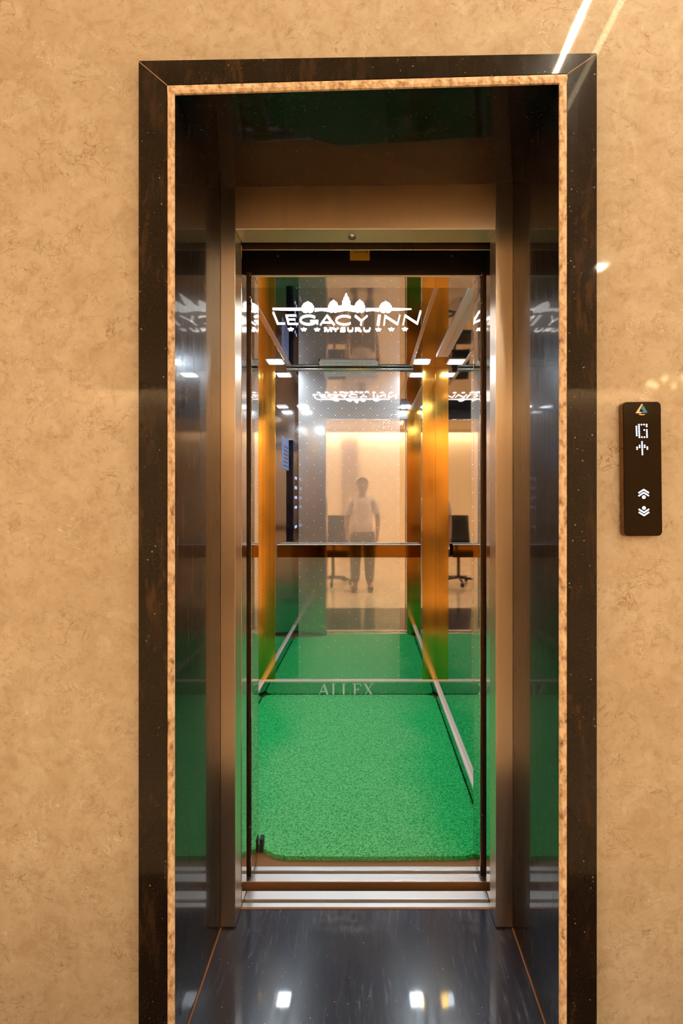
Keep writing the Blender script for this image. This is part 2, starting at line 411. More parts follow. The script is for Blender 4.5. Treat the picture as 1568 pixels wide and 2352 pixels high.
b = MB().box(IL, IR, 0.985, 1.366, -0.06, 0.0)
b.build('threshold_slab', 'granite_floor', label='dusty polished black granite threshold in front of the lift sill', category='floor slab')
b = MB().tube([(-0.4165, 0.99, 0.001), (-0.4165, 1.30, 0.001)], 0.0022, 6).tube([(0.4165, 0.99, 0.001), (0.4165, 1.30, 0.001)], 0.0022, 6)
b.box(-0.378, 0.374, 1.3605, 1.3675, -0.01, 0.0012)
b.build('joint_filler', 'rust', g, label='rusty brown filler along the floor joint')

# ------------------------------------------------------------------ stainless steel landing frame
D1 = 1.30
fr = thing('steel_door_frame', 'brushed stainless steel door frame set inside the black granite surround', 'door frame', (0, D1, 0))
JX0, JX1 = -0.3757, 0.3685
HZ = 1.9975
MB().box(IL, JX0, D1, 1.362, 0.004, zs1(-0.4) - 0.001, 0.0008).build('jamb', 'steel', fr)
MB().box(JX1, IR, D1, 1.362, 0.004, zs1(0.4) - 0.001, 0.0008).build('jamb', 'steel', fr)
hd = MB().hexa([(JX0 + 0.0006, D1, HZ), (JX1 - 0.0006, D1, HZ), (JX1 - 0.0006, 1.3655, HZ), (JX0 + 0.0006, 1.3655, HZ),
           (JX0 + 0.0006, D1, zs1(JX0) - 0.001), (JX1 - 0.0006, D1, zs1(JX1) - 0.001), (JX1 - 0.0006, 1.3655, zs1(JX1) - 0.001), (JX0 + 0.0006, 1.3655, zs1(JX0) - 0.001)]).build('header', 'steel_head', fr)
MB().box(JX0 + 0.001, JX1 - 0.001, D1 - 0.0012, D1 + 0.0005, HZ - 0.0004, HZ + 0.0024, 0.0004).build('folded_edge', 'ledge', hd, label='bright folded lower edge')
kl = P(808, 542, 1.33)
lock = MB().tube([(kl.x, 1.335, HZ - 0.004), (kl.x, 1.335, HZ + 0.003)], 0.0115, 20).build('release_lock', 'screw', hd, True, label='small round bright release lock')
MB().tube([(kl.x, 1.335, HZ - 0.0045), (kl.x, 1.335, HZ)], 0.005, 3).build('key_hole', 'black', hd)
MB().box(-0.395, 0.39, 1.398, 1.402, 1.9935, 2.05, 0.0006).build('track_lip', 'steel_x', fr)
MB().box(-0.42, 0.42, 1.368, 1.397, 2.03, 2.06).build('track_cover', 'black', fr)

# ------------------------------------------------------------------ sills
def sill(name, label, y0, y1, ridges, face):
    t = thing(name, label, 'door sill', (0, y0, -0.03))
    MB().box(-0.40, 0.40, y0, y1, -0.045, -0.007).build('base', face, t)
    for a, c in ridges: MB().box(-0.40 if y0 > 1.45 else -0.3757, 0.40 if y0 > 1.45 else 0.3735, a, c, -0.0075, 0.0005, 0.0008).build('tread', 'alu', t)
    return t
ls = sill('landing_sill', 'ribbed aluminium landing sill next to the black granite threshold', 1.368, 1.425, [(1.368, 1.383), (1.3955, 1.425)], 'alu_dark')
cs = sill('cabin_sill', 'ribbed aluminium cabin sill touching the front edge of the green carpet', 1.460, 1.522, [(1.4605, 1.4905), (1.504, 1.521)], 'alu_dark')
MB().box(-0.40, 0.40, 1.4585, 1.4605, -0.09, -0.001).build('apron', 'rust', cs, label='front apron coloured as a brown reflection')  # rust colour stands in for a brown reflection on the apron
for x in (-0.21, -0.125, 0.03, 0.14):
    MB().tube([(x, 1.4265, -0.012), (x, 1.4225, -0.012)], 0.0035, 8).build('bolt', 'screw', ls)

# ------------------------------------------------------------------ doors (slid open)
def door(name, label, x_edge, sgn, y0, y1, z0, z1, face, edge, screws):
    t = thing(name, label, 'lift door', (x_edge + sgn * 0.1, (y0 + y1) / 2, z0))
    xa, xb = sorted((x_edge + sgn * 0.004, x_edge + sgn * 0.30))
    MB().box(xa, xb, y0, y1, z0, z1).build('panel', face, t)
    xa, xb = sorted((x_edge, x_edge + sgn * 0.004))
    MB().box(xa, xb, y0 + 0.001, y1 - 0.001, z0, z1, 0.0008).build('leading_edge', edge, t)
    for z in screws:
        MB().tube([(x_edge + sgn * 0.006, y0, z), (x_edge + sgn * 0.006, y0 - 0.002, z)], 0.003, 8).build('screw', 'screw', t)
    return t
door('landing_door', 'polished steel landing door slid into the side farther from the call panel', -0.376, -1, 1.368, 1.425, 0.004, 1.99, 'polish', 'polish', ())
door('landing_door', 'polished steel landing door slid into the side nearer the call panel', 0.374, 1, 1.368, 1.425, 0.004, 1.99, 'polish', 'polish', ())
d1 = door('cabin_door', 'brown edged cabin door slid open on the side farther from the call panel', -0.3715, -1, 1.466, 1.552, 0.012, 1.960, 'brownstrip', 'mirror', (0.17, 1.95, 1.85, 1.88))
d2 = door('cabin_door', 'brown edged cabin door slid open on the side nearer the call panel', 0.3655, 1, 1.466, 1.552, 0.012, 1.960, 'brownstrip', 'mirror', (0.21, 1.95, 1.86))
MB().box(-0.372, -0.359, 1.575, 1.60, 0.004, 0.05, 0.002).build('rubber_stop', 'rubber', d1)

hd = thing('cabin_door_header', 'black painted header beam above the open cabin doors', 'header beam', (0, 1.50, 1.962))
MB().box(-0.66, 0.45, 1.50, 1.578, 1.966, 2.30).build('beam', 'black', hd)
MB().box(-0.66, 0.45, 1.4985, 1.503, 1.9612, 1.966, 0.0006).build('bottom_lip', 'ledge', hd, label='bright steel lip')
MB().box(-0.66, 0.45, 1.5035, 1.579, 1.9618, 1.966).build('underside', 'mirror', hd, label='mirror underside')
c = P(826, 586, 1.497)
st = MB().box(c.x - 0.0325, c.x + 0.0325, 1.4975, 1.4995, c.z - 0.0165, c.z + 0.02).build('sticker', 'yellow', hd, label='yellow paper sticker')
k = MB()
for i, w in enumerate((0.012, 0.006, 0.009, 0.011, 0.007)):
    x = c.x - 0.020 + i * 0.0075
    k.box(x, x + 0.005, 1.4970, 1.4976, c.z + 0.009 + (i % 2) * 0.001, c.z + 0.0105 + (i % 2) * 0.0015)
k.box(c.x + 0.02, c.x + 0.025, 1.4970, 1.4976, c.z + 0.008, c.z + 0.013)
k.build('print', 'ink', st)
for px in (638, 1037):
    q = P(px, 588, 1.499); MB().tube([(q.x, 1.500, q.z), (q.x, 1.497, q.z)], 0.004, 8).build('bolt', 'alu_dark', hd)

# ------------------------------------------------------------------ lift cabin
CX0, CX1, CY0, CY1, CH = -0.65, 0.43, 1.58, 2.85, 2.056
cab = thing('lift_cabin', 'mirror and gold steel lift cabin standing open behind the doorway', 'lift cabin', (-0.11, 2.2, 0))
MB().box(CX0 - 0.02, CX1 + 0.02, 1.522, CY1 + 0.02, -0.06, 0.0).build('cabin_floor', 'rust', cab)
MB().box(CX0, -0.573, CY1 - 0.004, CY1 + 0.012, 0.104, CH, 0.0006).build('gold_strip', 'gold', cab, label='gold brushed steel corner strip')
MB().box(0.349, CX1, CY1 - 0.004, CY1 + 0.012, 0.104, CH, 0.0006).build('gold_strip', 'gold', cab, label='gold brushed steel corner strip')
MB().box(-0.573, -0.4275, CY1, CY1 + 0.012, 0.104, CH).build('mirror_panel', 'mirror', cab, label='plain mirror panel')
MB().box(0.207, 0.349, CY1, CY1 + 0.012, 0.104, CH).build('mirror_panel', 'mirror', cab, label='plain mirror panel')
MB().box(-0.4275, 0.207, CY1 - 0.002, CY1 + 0.012, 0.104, CH).build('etched_panel', 'etched', cab, label='mirror panel etched with small dots')
MB().box(CX0 - 0.012, CX0, 1.56, CY1 + 0.012, 0.0, CH).build('side_wall', 'mirror', cab)
MB().box(CX1, CX1 + 0.012, 1.56, CY1 + 0.012, 0.0, CH).build('side_wall', 'mirror', cab)
MB().box(CX0, -0.3755, 1.565, CY0, 0.0, CH).build('front_return', 'return_steel', cab)
MB().box(0.3695, CX1, 1.565, CY0, 0.0, CH).build('front_return', 'gold', cab, label='gold brushed steel return beside the doorway')
MB().box(CX0 - 0.012, CX1 + 0.012, 1.579, CY1 + 0.012, CH, CH + 0.012).build('ceiling_sheet', 'ceil_mirror', cab)
MB().box(-0.487, -0.462, 1.58, 2.80, CH - 0.004, CH, 0.001).build('ceiling_band', 'steel_x', cab, label='brushed steel band')
MB().box(0.262, 0.280, 1.58, 2.80, CH - 0.004, CH, 0.001).build('ceiling_band', 'steel_x', cab, label='brushed steel band')
MB().tube([(-0.50, 2.838, CH - 0.010), (0.29, 2.838, CH - 0.010)], 0.010, 12).build('cornice_rod', 'steel_x', cab, True, label='round steel rod')
MB().box(0.396, CX1, 1.58, 2.60, CH - 0.010, CH, 0.001).build('cove_strip', 'alu', cab, label='pale steel strip')
sk = MB().box(CX0, CX1, CY1 - 0.007, CY1, 0.0, 0.094).build('skirting', 'skirt', cab, label='mirror skirting with serif lettering')
MB().box(CX0, CX1, CY1 - 0.015, CY1 + 0.001, 0.093, 0.104, 0.001).build('ledge', 'ledge', sk)
for x0, x1, l0, l1 in ((CX1 - 0.006, CX1, CX1 - 0.015, CX1), (CX0, CX0 + 0.006, CX0, CX0 + 0.015)):
    s2 = MB().box(x0, x1, CY0, CY1 - 0.007, 0.0, 0.094).build('skirting', 'skirt', cab)
    MB().box(l0, l1, CY0, CY1 - 0.015, 0.093, 0.104, 0.001).build('ledge', 'ledge', s2)

# lettering helpers: strokes given in photograph pixels, laid on a real plane by fn
def stroke(bm, pts, w, fn, vec, closed=False):
    pts = [Vector((p[0], p[1])) for p in pts]
    for a, c in zip(pts, pts[1:]):
        t = (c - a)
        if t.length < 1e-6: continue
        t.normalize(); n = Vector((-t.y, t.x)) * (w / 2); e = t * (w * 0.12)
        quad = [a - n - e, c - n + e, c + n + e, a + n - e]
        bm.prism([fn(q.x, q.y) for q in quad], vec)
def poly(bm, pts, fn, vec): bm.prism([fn(*p) for p in pts], vec)
def arc(cx, cy, rx, ry, a0, a1, n=22): return [(cx + rx * math.cos(math.radians(a0 + (a1 - a0) * i / n)), cy - ry * math.sin(math.radians(a0 + (a1 - a0) * i / n))) for i in range(n + 1)]

def allex():
    bm = MB(); d = CY1 - 0.0072
    fn = lambda x, y: P(540 + x * 0.3954, 1220 + y * 0.3954, d)
    v = (0, -0.0012, 0)
    T, B = 887, 955
    def st(a, c, w): stroke(bm, [a, c], w, fn, v)
    def serif(x, y, w=20): st((x - w / 2, y), (x + w / 2, y), 4)
    # A
    st((486, B), (514, T), 4.5); st((514, T), (538, B), 11); st((494, 930), (528, 930), 4); serif(486, B, 22); serif(538, B, 26)
    for x in (570, 630):           # L L
        st((x, T), (x, B), 10); serif(x, T, 24); st((x - 14, B), (x + 36, B), 4.5); st((x + 36, B), (x + 40, B - 16), 4)
    x = 694                        # E
    st((x, T), (x, B), 10); st((x - 13, T), (x + 34, T), 4.5); st((x - 13, B), (x + 36, B), 4.5); st((x, 919), (x + 22, 919), 4)
    st((x + 34, T), (x + 35, T + 14), 4); st((x + 36, B), (x + 41, B - 16), 4); st((x + 22, 912), (x + 22, 927), 4)
    st((754, T), (794, B), 11); st((793, T), (752, B), 4.5)   # X
    for q in ((754, T, 24), (793, T, 20), (752, B, 20), (794, B, 24)): serif(*q)
    bm.build('lettering', 'letters', sk, label='engraved silver serif lettering')
allex()

# back-lit hotel sign in the cabin ceiling
def hotel_sign():
    bm = MB(); zc = CH - 0.0005
    def fn(x, y):
        px, py = 600 + x * 0.25510, 660 + y * 0.25510
        d = (zc - CZ) * F / (VY - py)
        return Vector(((px - VX) * d / F, d, zc))
    v = (0, 0, -0.0025)
    sg = thing('hotel_sign', 'back-lit white hotel name sign with palace skyline in the cabin ceiling', 'sign', (-0.09, 2.0, zc))
    s = lambda pts, w: stroke(bm, pts, w * 0.86, fn, v)
    s([(107, 226), (148, 326)], 17); s([(140, 327), (213, 327)], 11)                                        # L
    s([(227, 254), (244, 328)], 20); s([(218, 254), (309, 254)], 11); s([(234, 290), (305, 290)], 11); s([(240, 330), (331, 330)], 11)   # E
    s(arc(425, 295, 74, 38, 40, 340), 17); s([(440, 303), (512, 303)], 12); s([(503, 303), (505, 330)], 17)   # G
    s([(532, 338), (590, 256)], 13); s([(590, 256), (655, 338)], 19); s([(556, 317), (636, 317)], 10)         # A
    s(arc(747, 297, 74, 38, 42, 318), 14)                                                                   # C
    s([(845, 258), (901, 304)], 18); s([(953, 257), (901, 304)], 12); s([(900, 300), (896, 340)], 17)         # Y
    s([(1062, 254), (1050, 340)], 29)                                                                       # I
    s([(1104, 338), (1115, 254)], 15); s([(1114, 260), (1226, 332)], 17); s([(1225, 334), (1246, 253)], 12)   # N
    s([(1276, 336), (1294, 250)], 12); s([(1294, 255), (1402, 325)], 15); s([(1402, 330), (1433, 215)], 16)   # N
    # the line and the skyline
    poly(bm, [(100, 190), (370, 190), (370, 206), (240, 206), (100, 200)], fn, v)
    poly(bm, [(1170, 190), (1352, 196), (1240, 206), (1170, 206)], fn, v)
    poly(bm, [(480, 192), (605, 192), (605, 216), (540, 208), (480, 216)], fn, v)
    poly(bm, [(940, 192), (1060, 192), (1060, 216), (1000, 208), (940, 216)], fn, v)
    def dome(cx, top, half, base=192, bot=228):
        h = base - top
        pr = [(1.0, 0.0), (1.0, 0.30), (0.86, 0.34), (0.80, 0.52), (0.62, 0.68), (0.42, 0.78), (0.20, 0.86), (0.08, 0.93), (0.0, 1.0)]
        pts = [(cx - half * a, base - h * t) for a, t in pr] + [(cx + half * a, base - h * t) for a, t in pr[-2::-1]]
        pts += [(cx + half, base + 10), (cx + half * 0.72, bot - 6), (cx + half * 0.3, bot), (cx, bot - 8), (cx - half * 0.3, bot), (cx - half * 0.72, bot - 6), (cx - half, base + 10)]
        poly(bm, pts, fn, v)
    dome(418, 128, 56); dome(648, 114, 48, bot=226); dome(885, 112, 48, bot=226); dome(1118, 126, 56)
    poly(bm, [(690, 205), (700, 172), (722, 168), (732, 150), (726, 132), (736, 120), (740, 98), (752, 84), (752, 72), (763, 54), (774, 72), (774, 84),
              (788, 98), (792, 120), (802, 132), (798, 150), (808, 168), (832, 172), (842, 205), (842, 220), (800, 212), (765, 208), (730, 212), (690, 220)], fn, v)
    bm.build('hotel_name', 'logo', sg, label='lit capital letters under a palace skyline')
    bm = MB(); s = lambda pts, w: stroke(bm, pts, w, fn, v)
    T, B = 367, 396                                                                                        # MYSURU
    s([(572, B), (576, T)], 15); s([(576, T), (602, B)], 12); s([(602, B), (626, T)], 8); s([(626, T), (630, B)], 15)
    s([(644, T), (668, 384)], 14); s([(692, T), (668, 384)], 8); s([(668, 382), (668, B)], 14)
    s([(754, 368), (728, 366), (714, 373), (726, 381), (748, 385), (756, 392), (740, 398), (710, 395)], 9)
    s([(780, T), (780, 389), (798, 397), (820, 391), (822, T)], 11)
    s([(850, T), (850, B)], 15); s([(850, 369), (884, 370), (888, 377), (880, 382), (852, 382)], 8); s([(866, 382), (898, B)], 13)
    s([(924, T), (926, 389), (944, 397), (972, 391), (978, T)], 12)
    for x in (576, 626): s([(x - 12, T - 1), (x + 12, T - 1)], 5)
    bm.build('city_name', 'logo', sg, label='small lit capital letters')
    for x, y in ((265, 378), (382, 380), (502, 381), (1053, 381), (1170, 379), (1292, 377)):
        bm = MB(); pts = []
        for i in range(10):
            r = 1.0 if i % 2 == 0 else 0.5; a = math.radians(90 + 36 * i)
            pts.append((x + 29 * r * math.cos(a), y - 17 * r * math.sin(a)))
        poly(bm, pts, fn, v); bm.build('star', 'logo', sg)
hotel_sign()

# four cabin downlights
def downlight(x, y, label):
    t = thing('downlight', label, 'ceiling light', (x, y, CH - 0.006), 'square cabin downlights')
    MB().box(x - 0.050, x + 0.050, y - 0.050, y + 0.050, CH - 0.004, CH, 0.0015).build('bezel', 'alu', t)
    MB().box(x - 0.040, x + 0.040, y - 0.040, y + 0.040, CH - 0.0065, CH - 0.0035, 0.001).build('diffuser', 'spot', t)
    return t
downlight(-0.545, 2.71, 'square white downlight by the back wall, beside the L of the lit sign')
downlight(0.329, 2.71, 'square white downlight by the back wall, beside the last N of the lit sign')
downlight(-0.56, 1.70, 'square white downlight near the doorway, on the control panel side, seen in reflections')
downlight(0.34, 1.70, 'square white downlight near the doorway, above the visible side mirror, seen in reflections')

# fan grille
vt = thing('fan_grille', 'white slotted fan grille in the cabin ceiling behind the lit sign', 'vent', (-0.107, 2.73, CH - 0.008))
vx0, vx1, vy0, vy1 = -0.284, 0.068, 2.685, 2.770
k = MB()
for a in (vy0, vy1 - 0.008): k.box(vx0, vx1, a, a + 0.008, CH - 0.008, CH)
for a in (vx0, vx1 - 0.008): k.box(a, a + 0.008, vy0, vy1, CH - 0.008, CH)
k.build('frame', 'white', vt)
n = 44
for i in range(n):
    x = vx0 + 0.010 + (vx1 - vx0 - 0.020) * i / (n - 1)
    MB().box(x - 0.0030, x + 0.0030, vy0 + 0.008, vy1 - 0.008, CH - 0.007, CH - 0.001).build('slat', 'white', vt)

# handrail on the back wall
hr = thing('handrail', 'flat bronze mirror handrail across the back mirror wall', 'handrail', (-0.11, 2.79, 0.877))
MB().box(-0.55, 0.33, 2.792, 2.804, 0.877, 0.953, 0.001).build('bar', 'bronze', hr)
MB().box(-0.551, 0.331, 2.790, 2.812, 0.953, 0.957, 0.001).build('top_edge', 'ledge', hr, label='pale top edge painted as caught light')  # pale strip paints the light caught along the bar's top
for x in (-0.36, 0.14): MB().tube([(x, 2.803, 0.915), (x, 2.849, 0.915)], 0.012, 12).build('bracket', 'polish', hr, True)

# control panel and notice on the hidden side wall (seen in the mirrors)
cp = thing('control_panel', 'navy glass control panel with lit buttons on the cabin side wall, seen mirrored', 'control panel', (CX0, 1.75, 0.9))
MB().box(CX0, CX0 + 0.030, 1.60, 1.86, 0.88, 1.74, 0.003).build('face', 'copglass', cp)
for i in range(6):
    for j in range(2):
        y, z = 1.69 + j * 0.07, 1.00 + i * 0.085
        if i in (0, 2, 3, 5, 4): MB().tube([(CX0 + 0.0295, y, z), (CX0 + 0.032, y, z)], 0.013, 14).build('button', 'copled', cp)
po = thing('notice', 'pale blue paper notice on the cabin side wall beside the control panel, seen mirrored', 'notice', (CX0, 2.06, 1.48))
MB().box(CX0, CX0 + 0.004, 1.93, 2.20, 1.475, 1.725, 0.001).build('sheet', 'poster', po)
k = MB(); [k.box(CX0 + 0.0038, CX0 + 0.0044, 1.96, 2.17 - 0.02 * (i % 3), 1.50 + i * 0.03, 1.508 + i * 0.03) for i in range(6)]
k.build('print', 'ink', po)

# green carpet
def mat_carpet():
    pts = [(-0.27, 1.545), (-0.31, 1.552), (-0.35, 1.572), (-0.385, 1.603), (-0.42, 1.632), (-0.61, 1.66), (-0.640, 1.70)]
    pts += [(-0.640, 2.79), (-0.625, 2.825), (-0.59, 2.838), (0.37, 2.838), (0.407, 2.825), (0.421, 2.785), (0.421, 1.66), (0.412, 1.615), (0.39, 1.578), (0.365, 1.556), (0.33, 1.546), (0.0, 1.543)]
    b2 = bmesh.new()
    low = [b2.verts.new((x, y, 0.0005)) for x, y in pts]; up = [b2.verts.new((x, y, 0.012)) for x, y in pts]
    n = len(pts)
    for i in range(n): b2.faces.new((low[i], low[(i + 1) % n], up[(i + 1) % n], up[i]))
    b2.faces.new(low[::-1]); top = b2.faces.new(up)
    r = bmesh.ops.inset_region(b2, faces=[top], thickness=0.022, depth=0.0)
    for v in up: v.co.z += 0.004
    bmesh.ops.recalc_face_normals(b2, faces=b2.faces[:])
    k = MB(); k._join(b2)
    k.build('carpet', 'carpet', label='green felt carpet with rounded corners covering the cabin floor', category='carpet')
mat_carpet()

# ------------------------------------------------------------------ call panel on the marble wall
def call_panel():
    x0, x1, z0, z1 = 0.5555, 0.6365, 1.146, 1.435
    cx, cz = (x0 + x1) / 2, (z0 + z1) / 2
    t = thing('call_panel', 'slim dark call panel with lit arrows on the marble wall', 'call panel', (cx, WY, cz))
    def rr(x0, x1, z0, z1, r, y, n=6):
        out = []
        for (ox, oz, a) in ((x1 - r, z1 - r, 0), (x0 + r, z1 - r, 90), (x0 + r, z0 + r, 180), (x1 - r, z0 + r, 270)):
            for i in range(n + 1):
                q = math.radians(a + 90 * i / n); out.append(Vector((ox + r * math.cos(q), y, oz + r * math.sin(q))))
        return out
    MB().prism(rr(x0 - 0.001, x1 + 0.001, z0 - 0.001, z1 + 0.001, 0.009, 0.9845), (0, 0.0150, 0), 0.0008).build('case', 'panelside', t, label='bronze brown case')
    MB().prism(rr(x0, x1, z0, z1, 0.009, 0.9825), (0, 0.003, 0), 0.0006).build('glass_face', 'panelglass', t)
    v = (0, -0.0006, 0); fy = 0.9825
    fn = lambda x, y: P(1360 + x * 0.17857, 860 + y * 0.17857, fy)
    k = MB(); poly(k, [(562, 497), (640, 380), (655, 382), (606, 480), (640, 484), (632, 503)], fn, v); poly(k, [(600, 512), (690, 512), (665, 523), (620, 523)], fn, v)
    k.build('emblem', 'silver', t, label='champagne stroke of the small triangular emblem')
    k = MB(); poly(k, [(657, 390), (716, 494), (640, 497), (662, 470), (636, 440)], fn, v); k.build('emblem', 'blue', t, label='blue half of the small triangular emblem')
    def dots(rows, x0, y0, dx, dy, sx, r):
        k = MB(); h = len(rows)
        for j, row in enumerate(rows):
            for i, ch in enumerate(row):
                if ch == '#':
                    c = fn(x0 + dx * i + sx * j, y0 + dy * j)
                    k.tube([(c.x, fy, c.z), (c.x, fy - 0.0006, c.z)], r, 8)
        return k
    G = ['.####', '##..#', '##...', '##.##', '##..#', '##..#', '##..#', '.####']
    dots(G, 570, 646, 33, 23, 0.6, 0.0018).build('floor_digit', 'led', t, label='lit dot-matrix letter')
    A = ['...#...', '...#...', '..###..', '.#####.', '##.#.##', '#..#..#', '...#...', '...#...', '...#...']
    A = ['..#..', '..#..', '.###.', '#####', '#.#.#', '..#..', '..#..', '..#..']
    dots(A, 574, 868, 33, 23, 0.6, 0.0018).build('direction_arrow', 'led', t, label='lit dot-matrix arrow')
    def chevrons(yc, s):
        k = MB()
        for off in (0, 38): stroke(k, [(590, yc + s * (off - 8)), (656, yc + s * (off - 50)), (720, yc + s * (off - 8))], 19, fn, v)
        c = fn(656, yc + s * 46); k.tube([(c.x, fy, c.z), (c.x, fy - 0.0006, c.z)], 0.0040, 14)
        return k
    chevrons(1532, 1).build('up_button', 'led', t, label='lit upward chevrons')
    chevrons(1764, -1).build('down_button', 'led', t, label='lit downward chevrons')
    t.rotation_euler = (0, math.radians(-0.65), 0)
call_panel()

# ------------------------------------------------------------------ lobby lamps, mirrored and added
def led_line(x, label, m):
    t = thing('led_strip', label, 'led strip', (x, -1.0, H - 0.012))
    MB().box(x - 0.013, x + 0.013, -3.2, 0.93, H - 0.012, H - 0.0005).build('channel', 'alu', t)
    MB().box(x - 0.009, x + 0.009, -3.19, 0.92, H - 0.014, H - 0.0115).build('diffuser', m, t)
led_line(0.668, 'bright white LED line on the lobby ceiling, mirrored above the granite corner', 'strip')
led_line(0.772, 'dimmer yellow LED line on the lobby ceiling, farther from the doorway', 'strip2')
t = thing('added_linear_lamp', 'added unseen warm linear lamp on the lobby ceiling over the lift wall', 'ceiling light', (0, 0.78, H - 0.05))  # unseen lamp added to brighten the top of the marble wall
MB().box(-2.6, 2.6, 0.72, 0.84, H - 0.05, H - 0.0005, 0.003).build('housing', 'alu', t)
MB().box(-2.58, 2.58, 0.73, 0.83, H - 0.053, H - 0.049).build('diffuser', 'added_wash', t)
pan = None  # unseen fill panels, added outside every reflection to light the lobby
for x, y, lab in ((3.7, -0.9, 'added unseen warm fill panel by the lobby wall on the call panel side'), (-3.7, -0.9, 'added unseen warm fill panel by the lobby wall away from the call panel')):
    if pan is None:
        pan = t = thing('added_panel_lamp', lab, 'ceiling light', (x, y, H - 0.03), 'added lobby fill panels')
        MB().box(x - 0.25, x + 0.25, y - 1.1, y + 1.1, H - 0.03, H - 0.0005, 0.003).build('frame', 'white', t)
        MB().box(x - 0.23, x + 0.23, y - 1.08, y + 1.08, H - 0.033, H - 0.029).build('diffuser', 'panel', t)
    else:
        t = copy_tree(pan, (x, y, H - 0.03)); t['label'] = lab
t = thing('cove_lamp', 'warm lamp behind a cream pelmet along the top of the far lobby wall', 'ceiling light', (0, LY0 + 0.12, H - 0.12))
MB().box(-3.9, 3.9, LY0 + 0.20, LY0 + 0.23, H - 0.06, H - 0.0005).build('pelmet', 'lobbyceil', t)
MB().box(-3.88, 3.88, LY0 + 0.13, LY0 + 0.17, H - 0.02, H - 0.001).build('diffuser', 'cove', t)
t = thing('square_spotlight', 'small square ceiling spotlight, a bright fleck mirrored beside the granite', 'ceiling light', (1.515, -0.96, H - 0.01))
MB().box(1.475, 1.555, -1.0, -0.92, H - 0.010, H - 0.0005, 0.002).build('bezel', 'alu', t)
MB().box(1.485, 1.545, -0.99, -0.93, H - 0.012, H - 0.0095).build('diffuser', 'strip', t)
# small chandelier
cxx, cyy = 2.66, -2.0
t = thing('chandelier', 'small brass chandelier whose bulbs glint in the marble above the call panel', 'chandelier', (cxx, cyy, 2.2))
MB().tube([(cxx, cyy, H), (cxx, cyy, 2.28)], 0.008).tube([(cxx, cyy, H - 0.02), (cxx, cyy, H)], 0.05, 16).ball((cxx, cyy, 2.28), 0.035).build('stem', 'brass', t, True)
for i in range(6):
    a = i * math.pi / 3 + 0.3; r = 0.15
    ax, ay = cxx + r * math.cos(a), cyy + r * math.sin(a)
    arm = MB().tube([(cxx, cyy, 2.28), (cxx + 0.6 * (ax - cxx), cyy + 0.6 * (ay - cyy), 2.22), (ax, ay, 2.25)], 0.006).build('arm', 'brass', t, True)
    MB().ball((ax, ay, 2.275), 0.02, 0.02, 0.028).build('bulb', 'bulb', arm, True)

# ------------------------------------------------------------------ office chair in the lobby (seen mirrored)
def office_chair(x, y):
    t = thing('office_chair', 'black swivel office chair in the lobby, seen in the back mirror', 'chair', (x, y, 0))
    b = MB()
    for i in range(5):
        a = math.radians(18 + 72 * i); b.tube([(x, y, 0.10), (x + 0.27 * math.cos(a), y + 0.27 * math.sin(a), 0.075)], [0.022, 0.014])
    base = b.build('base', 'plastic', t, True)
    for i in range(5):
        a = math.radians(18 + 72 * i); c = (x + 0.27 * math.cos(a), y + 0.27 * math.sin(a))
        MB().tube([(c[0] - 0.02, c[1], 0.030), (c[0] + 0.02, c[1], 0.030)], 0.029, 14).tube([(c[0], c[1], 0.03), (c[0], c[1], 0.08)], 0.008).build('caster', 'plastic', base)
    MB().tube([(x, y, 0.09), (x, y, 0.42)], 0.025).build('gas_column', 'plastic', t, True)
    MB().box(x - 0.24, x + 0.24, y - 0.23, y + 0.23, 0.42, 0.49, 0.03, 3).build('seat', 'mesh', t, True)
    b = MB(); pts = []
    rows = []
    for j in range(7):
        z = 0.56 + j * 0.075; yy = y - 0.23 - 0.03 * math.sin(j / 6 * math.pi) - 0.008 * j
        w = 0.22 - 0.02 * (j / 6) ** 2
        rows.append([b.bm.verts.new((x + w * (i / 4 - 1), yy + 0.03 * abs(i / 4 - 1) ** 2, z)) for i in range(9)])
    for r0, r1 in zip(rows, rows[1:]):
        for i in range(8): b.bm.faces.new((r0[i], r0[i + 1], r1[i + 1], r1[i]))
    br = b.build('backrest', 'mesh', t, True)
    so = br.modifiers.new('thick', 'SOLIDIFY'); so.thickness = 0.03
    MB().tube([(x, y - 0.15, 0.43), (x, y - 0.27, 0.45), (x, y - 0.29, 0.72)], 0.02).build('back_stem', 'plastic', t, True)
    for sx in (-1, 1):
        MB().tube([(x + sx * 0.20, y, 0.44), (x + sx * 0.28, y, 0.46), (x + sx * 0.29, y - 0.02, 0.66)], 0.014).box(x + sx * 0.29 - 0.035, x + sx * 0.29 + 0.035, y - 0.14, y + 0.12, 0.66, 0.685, 0.01).build('armrest', 'plastic', t, True)
office_chair(-0.50, -1.05)

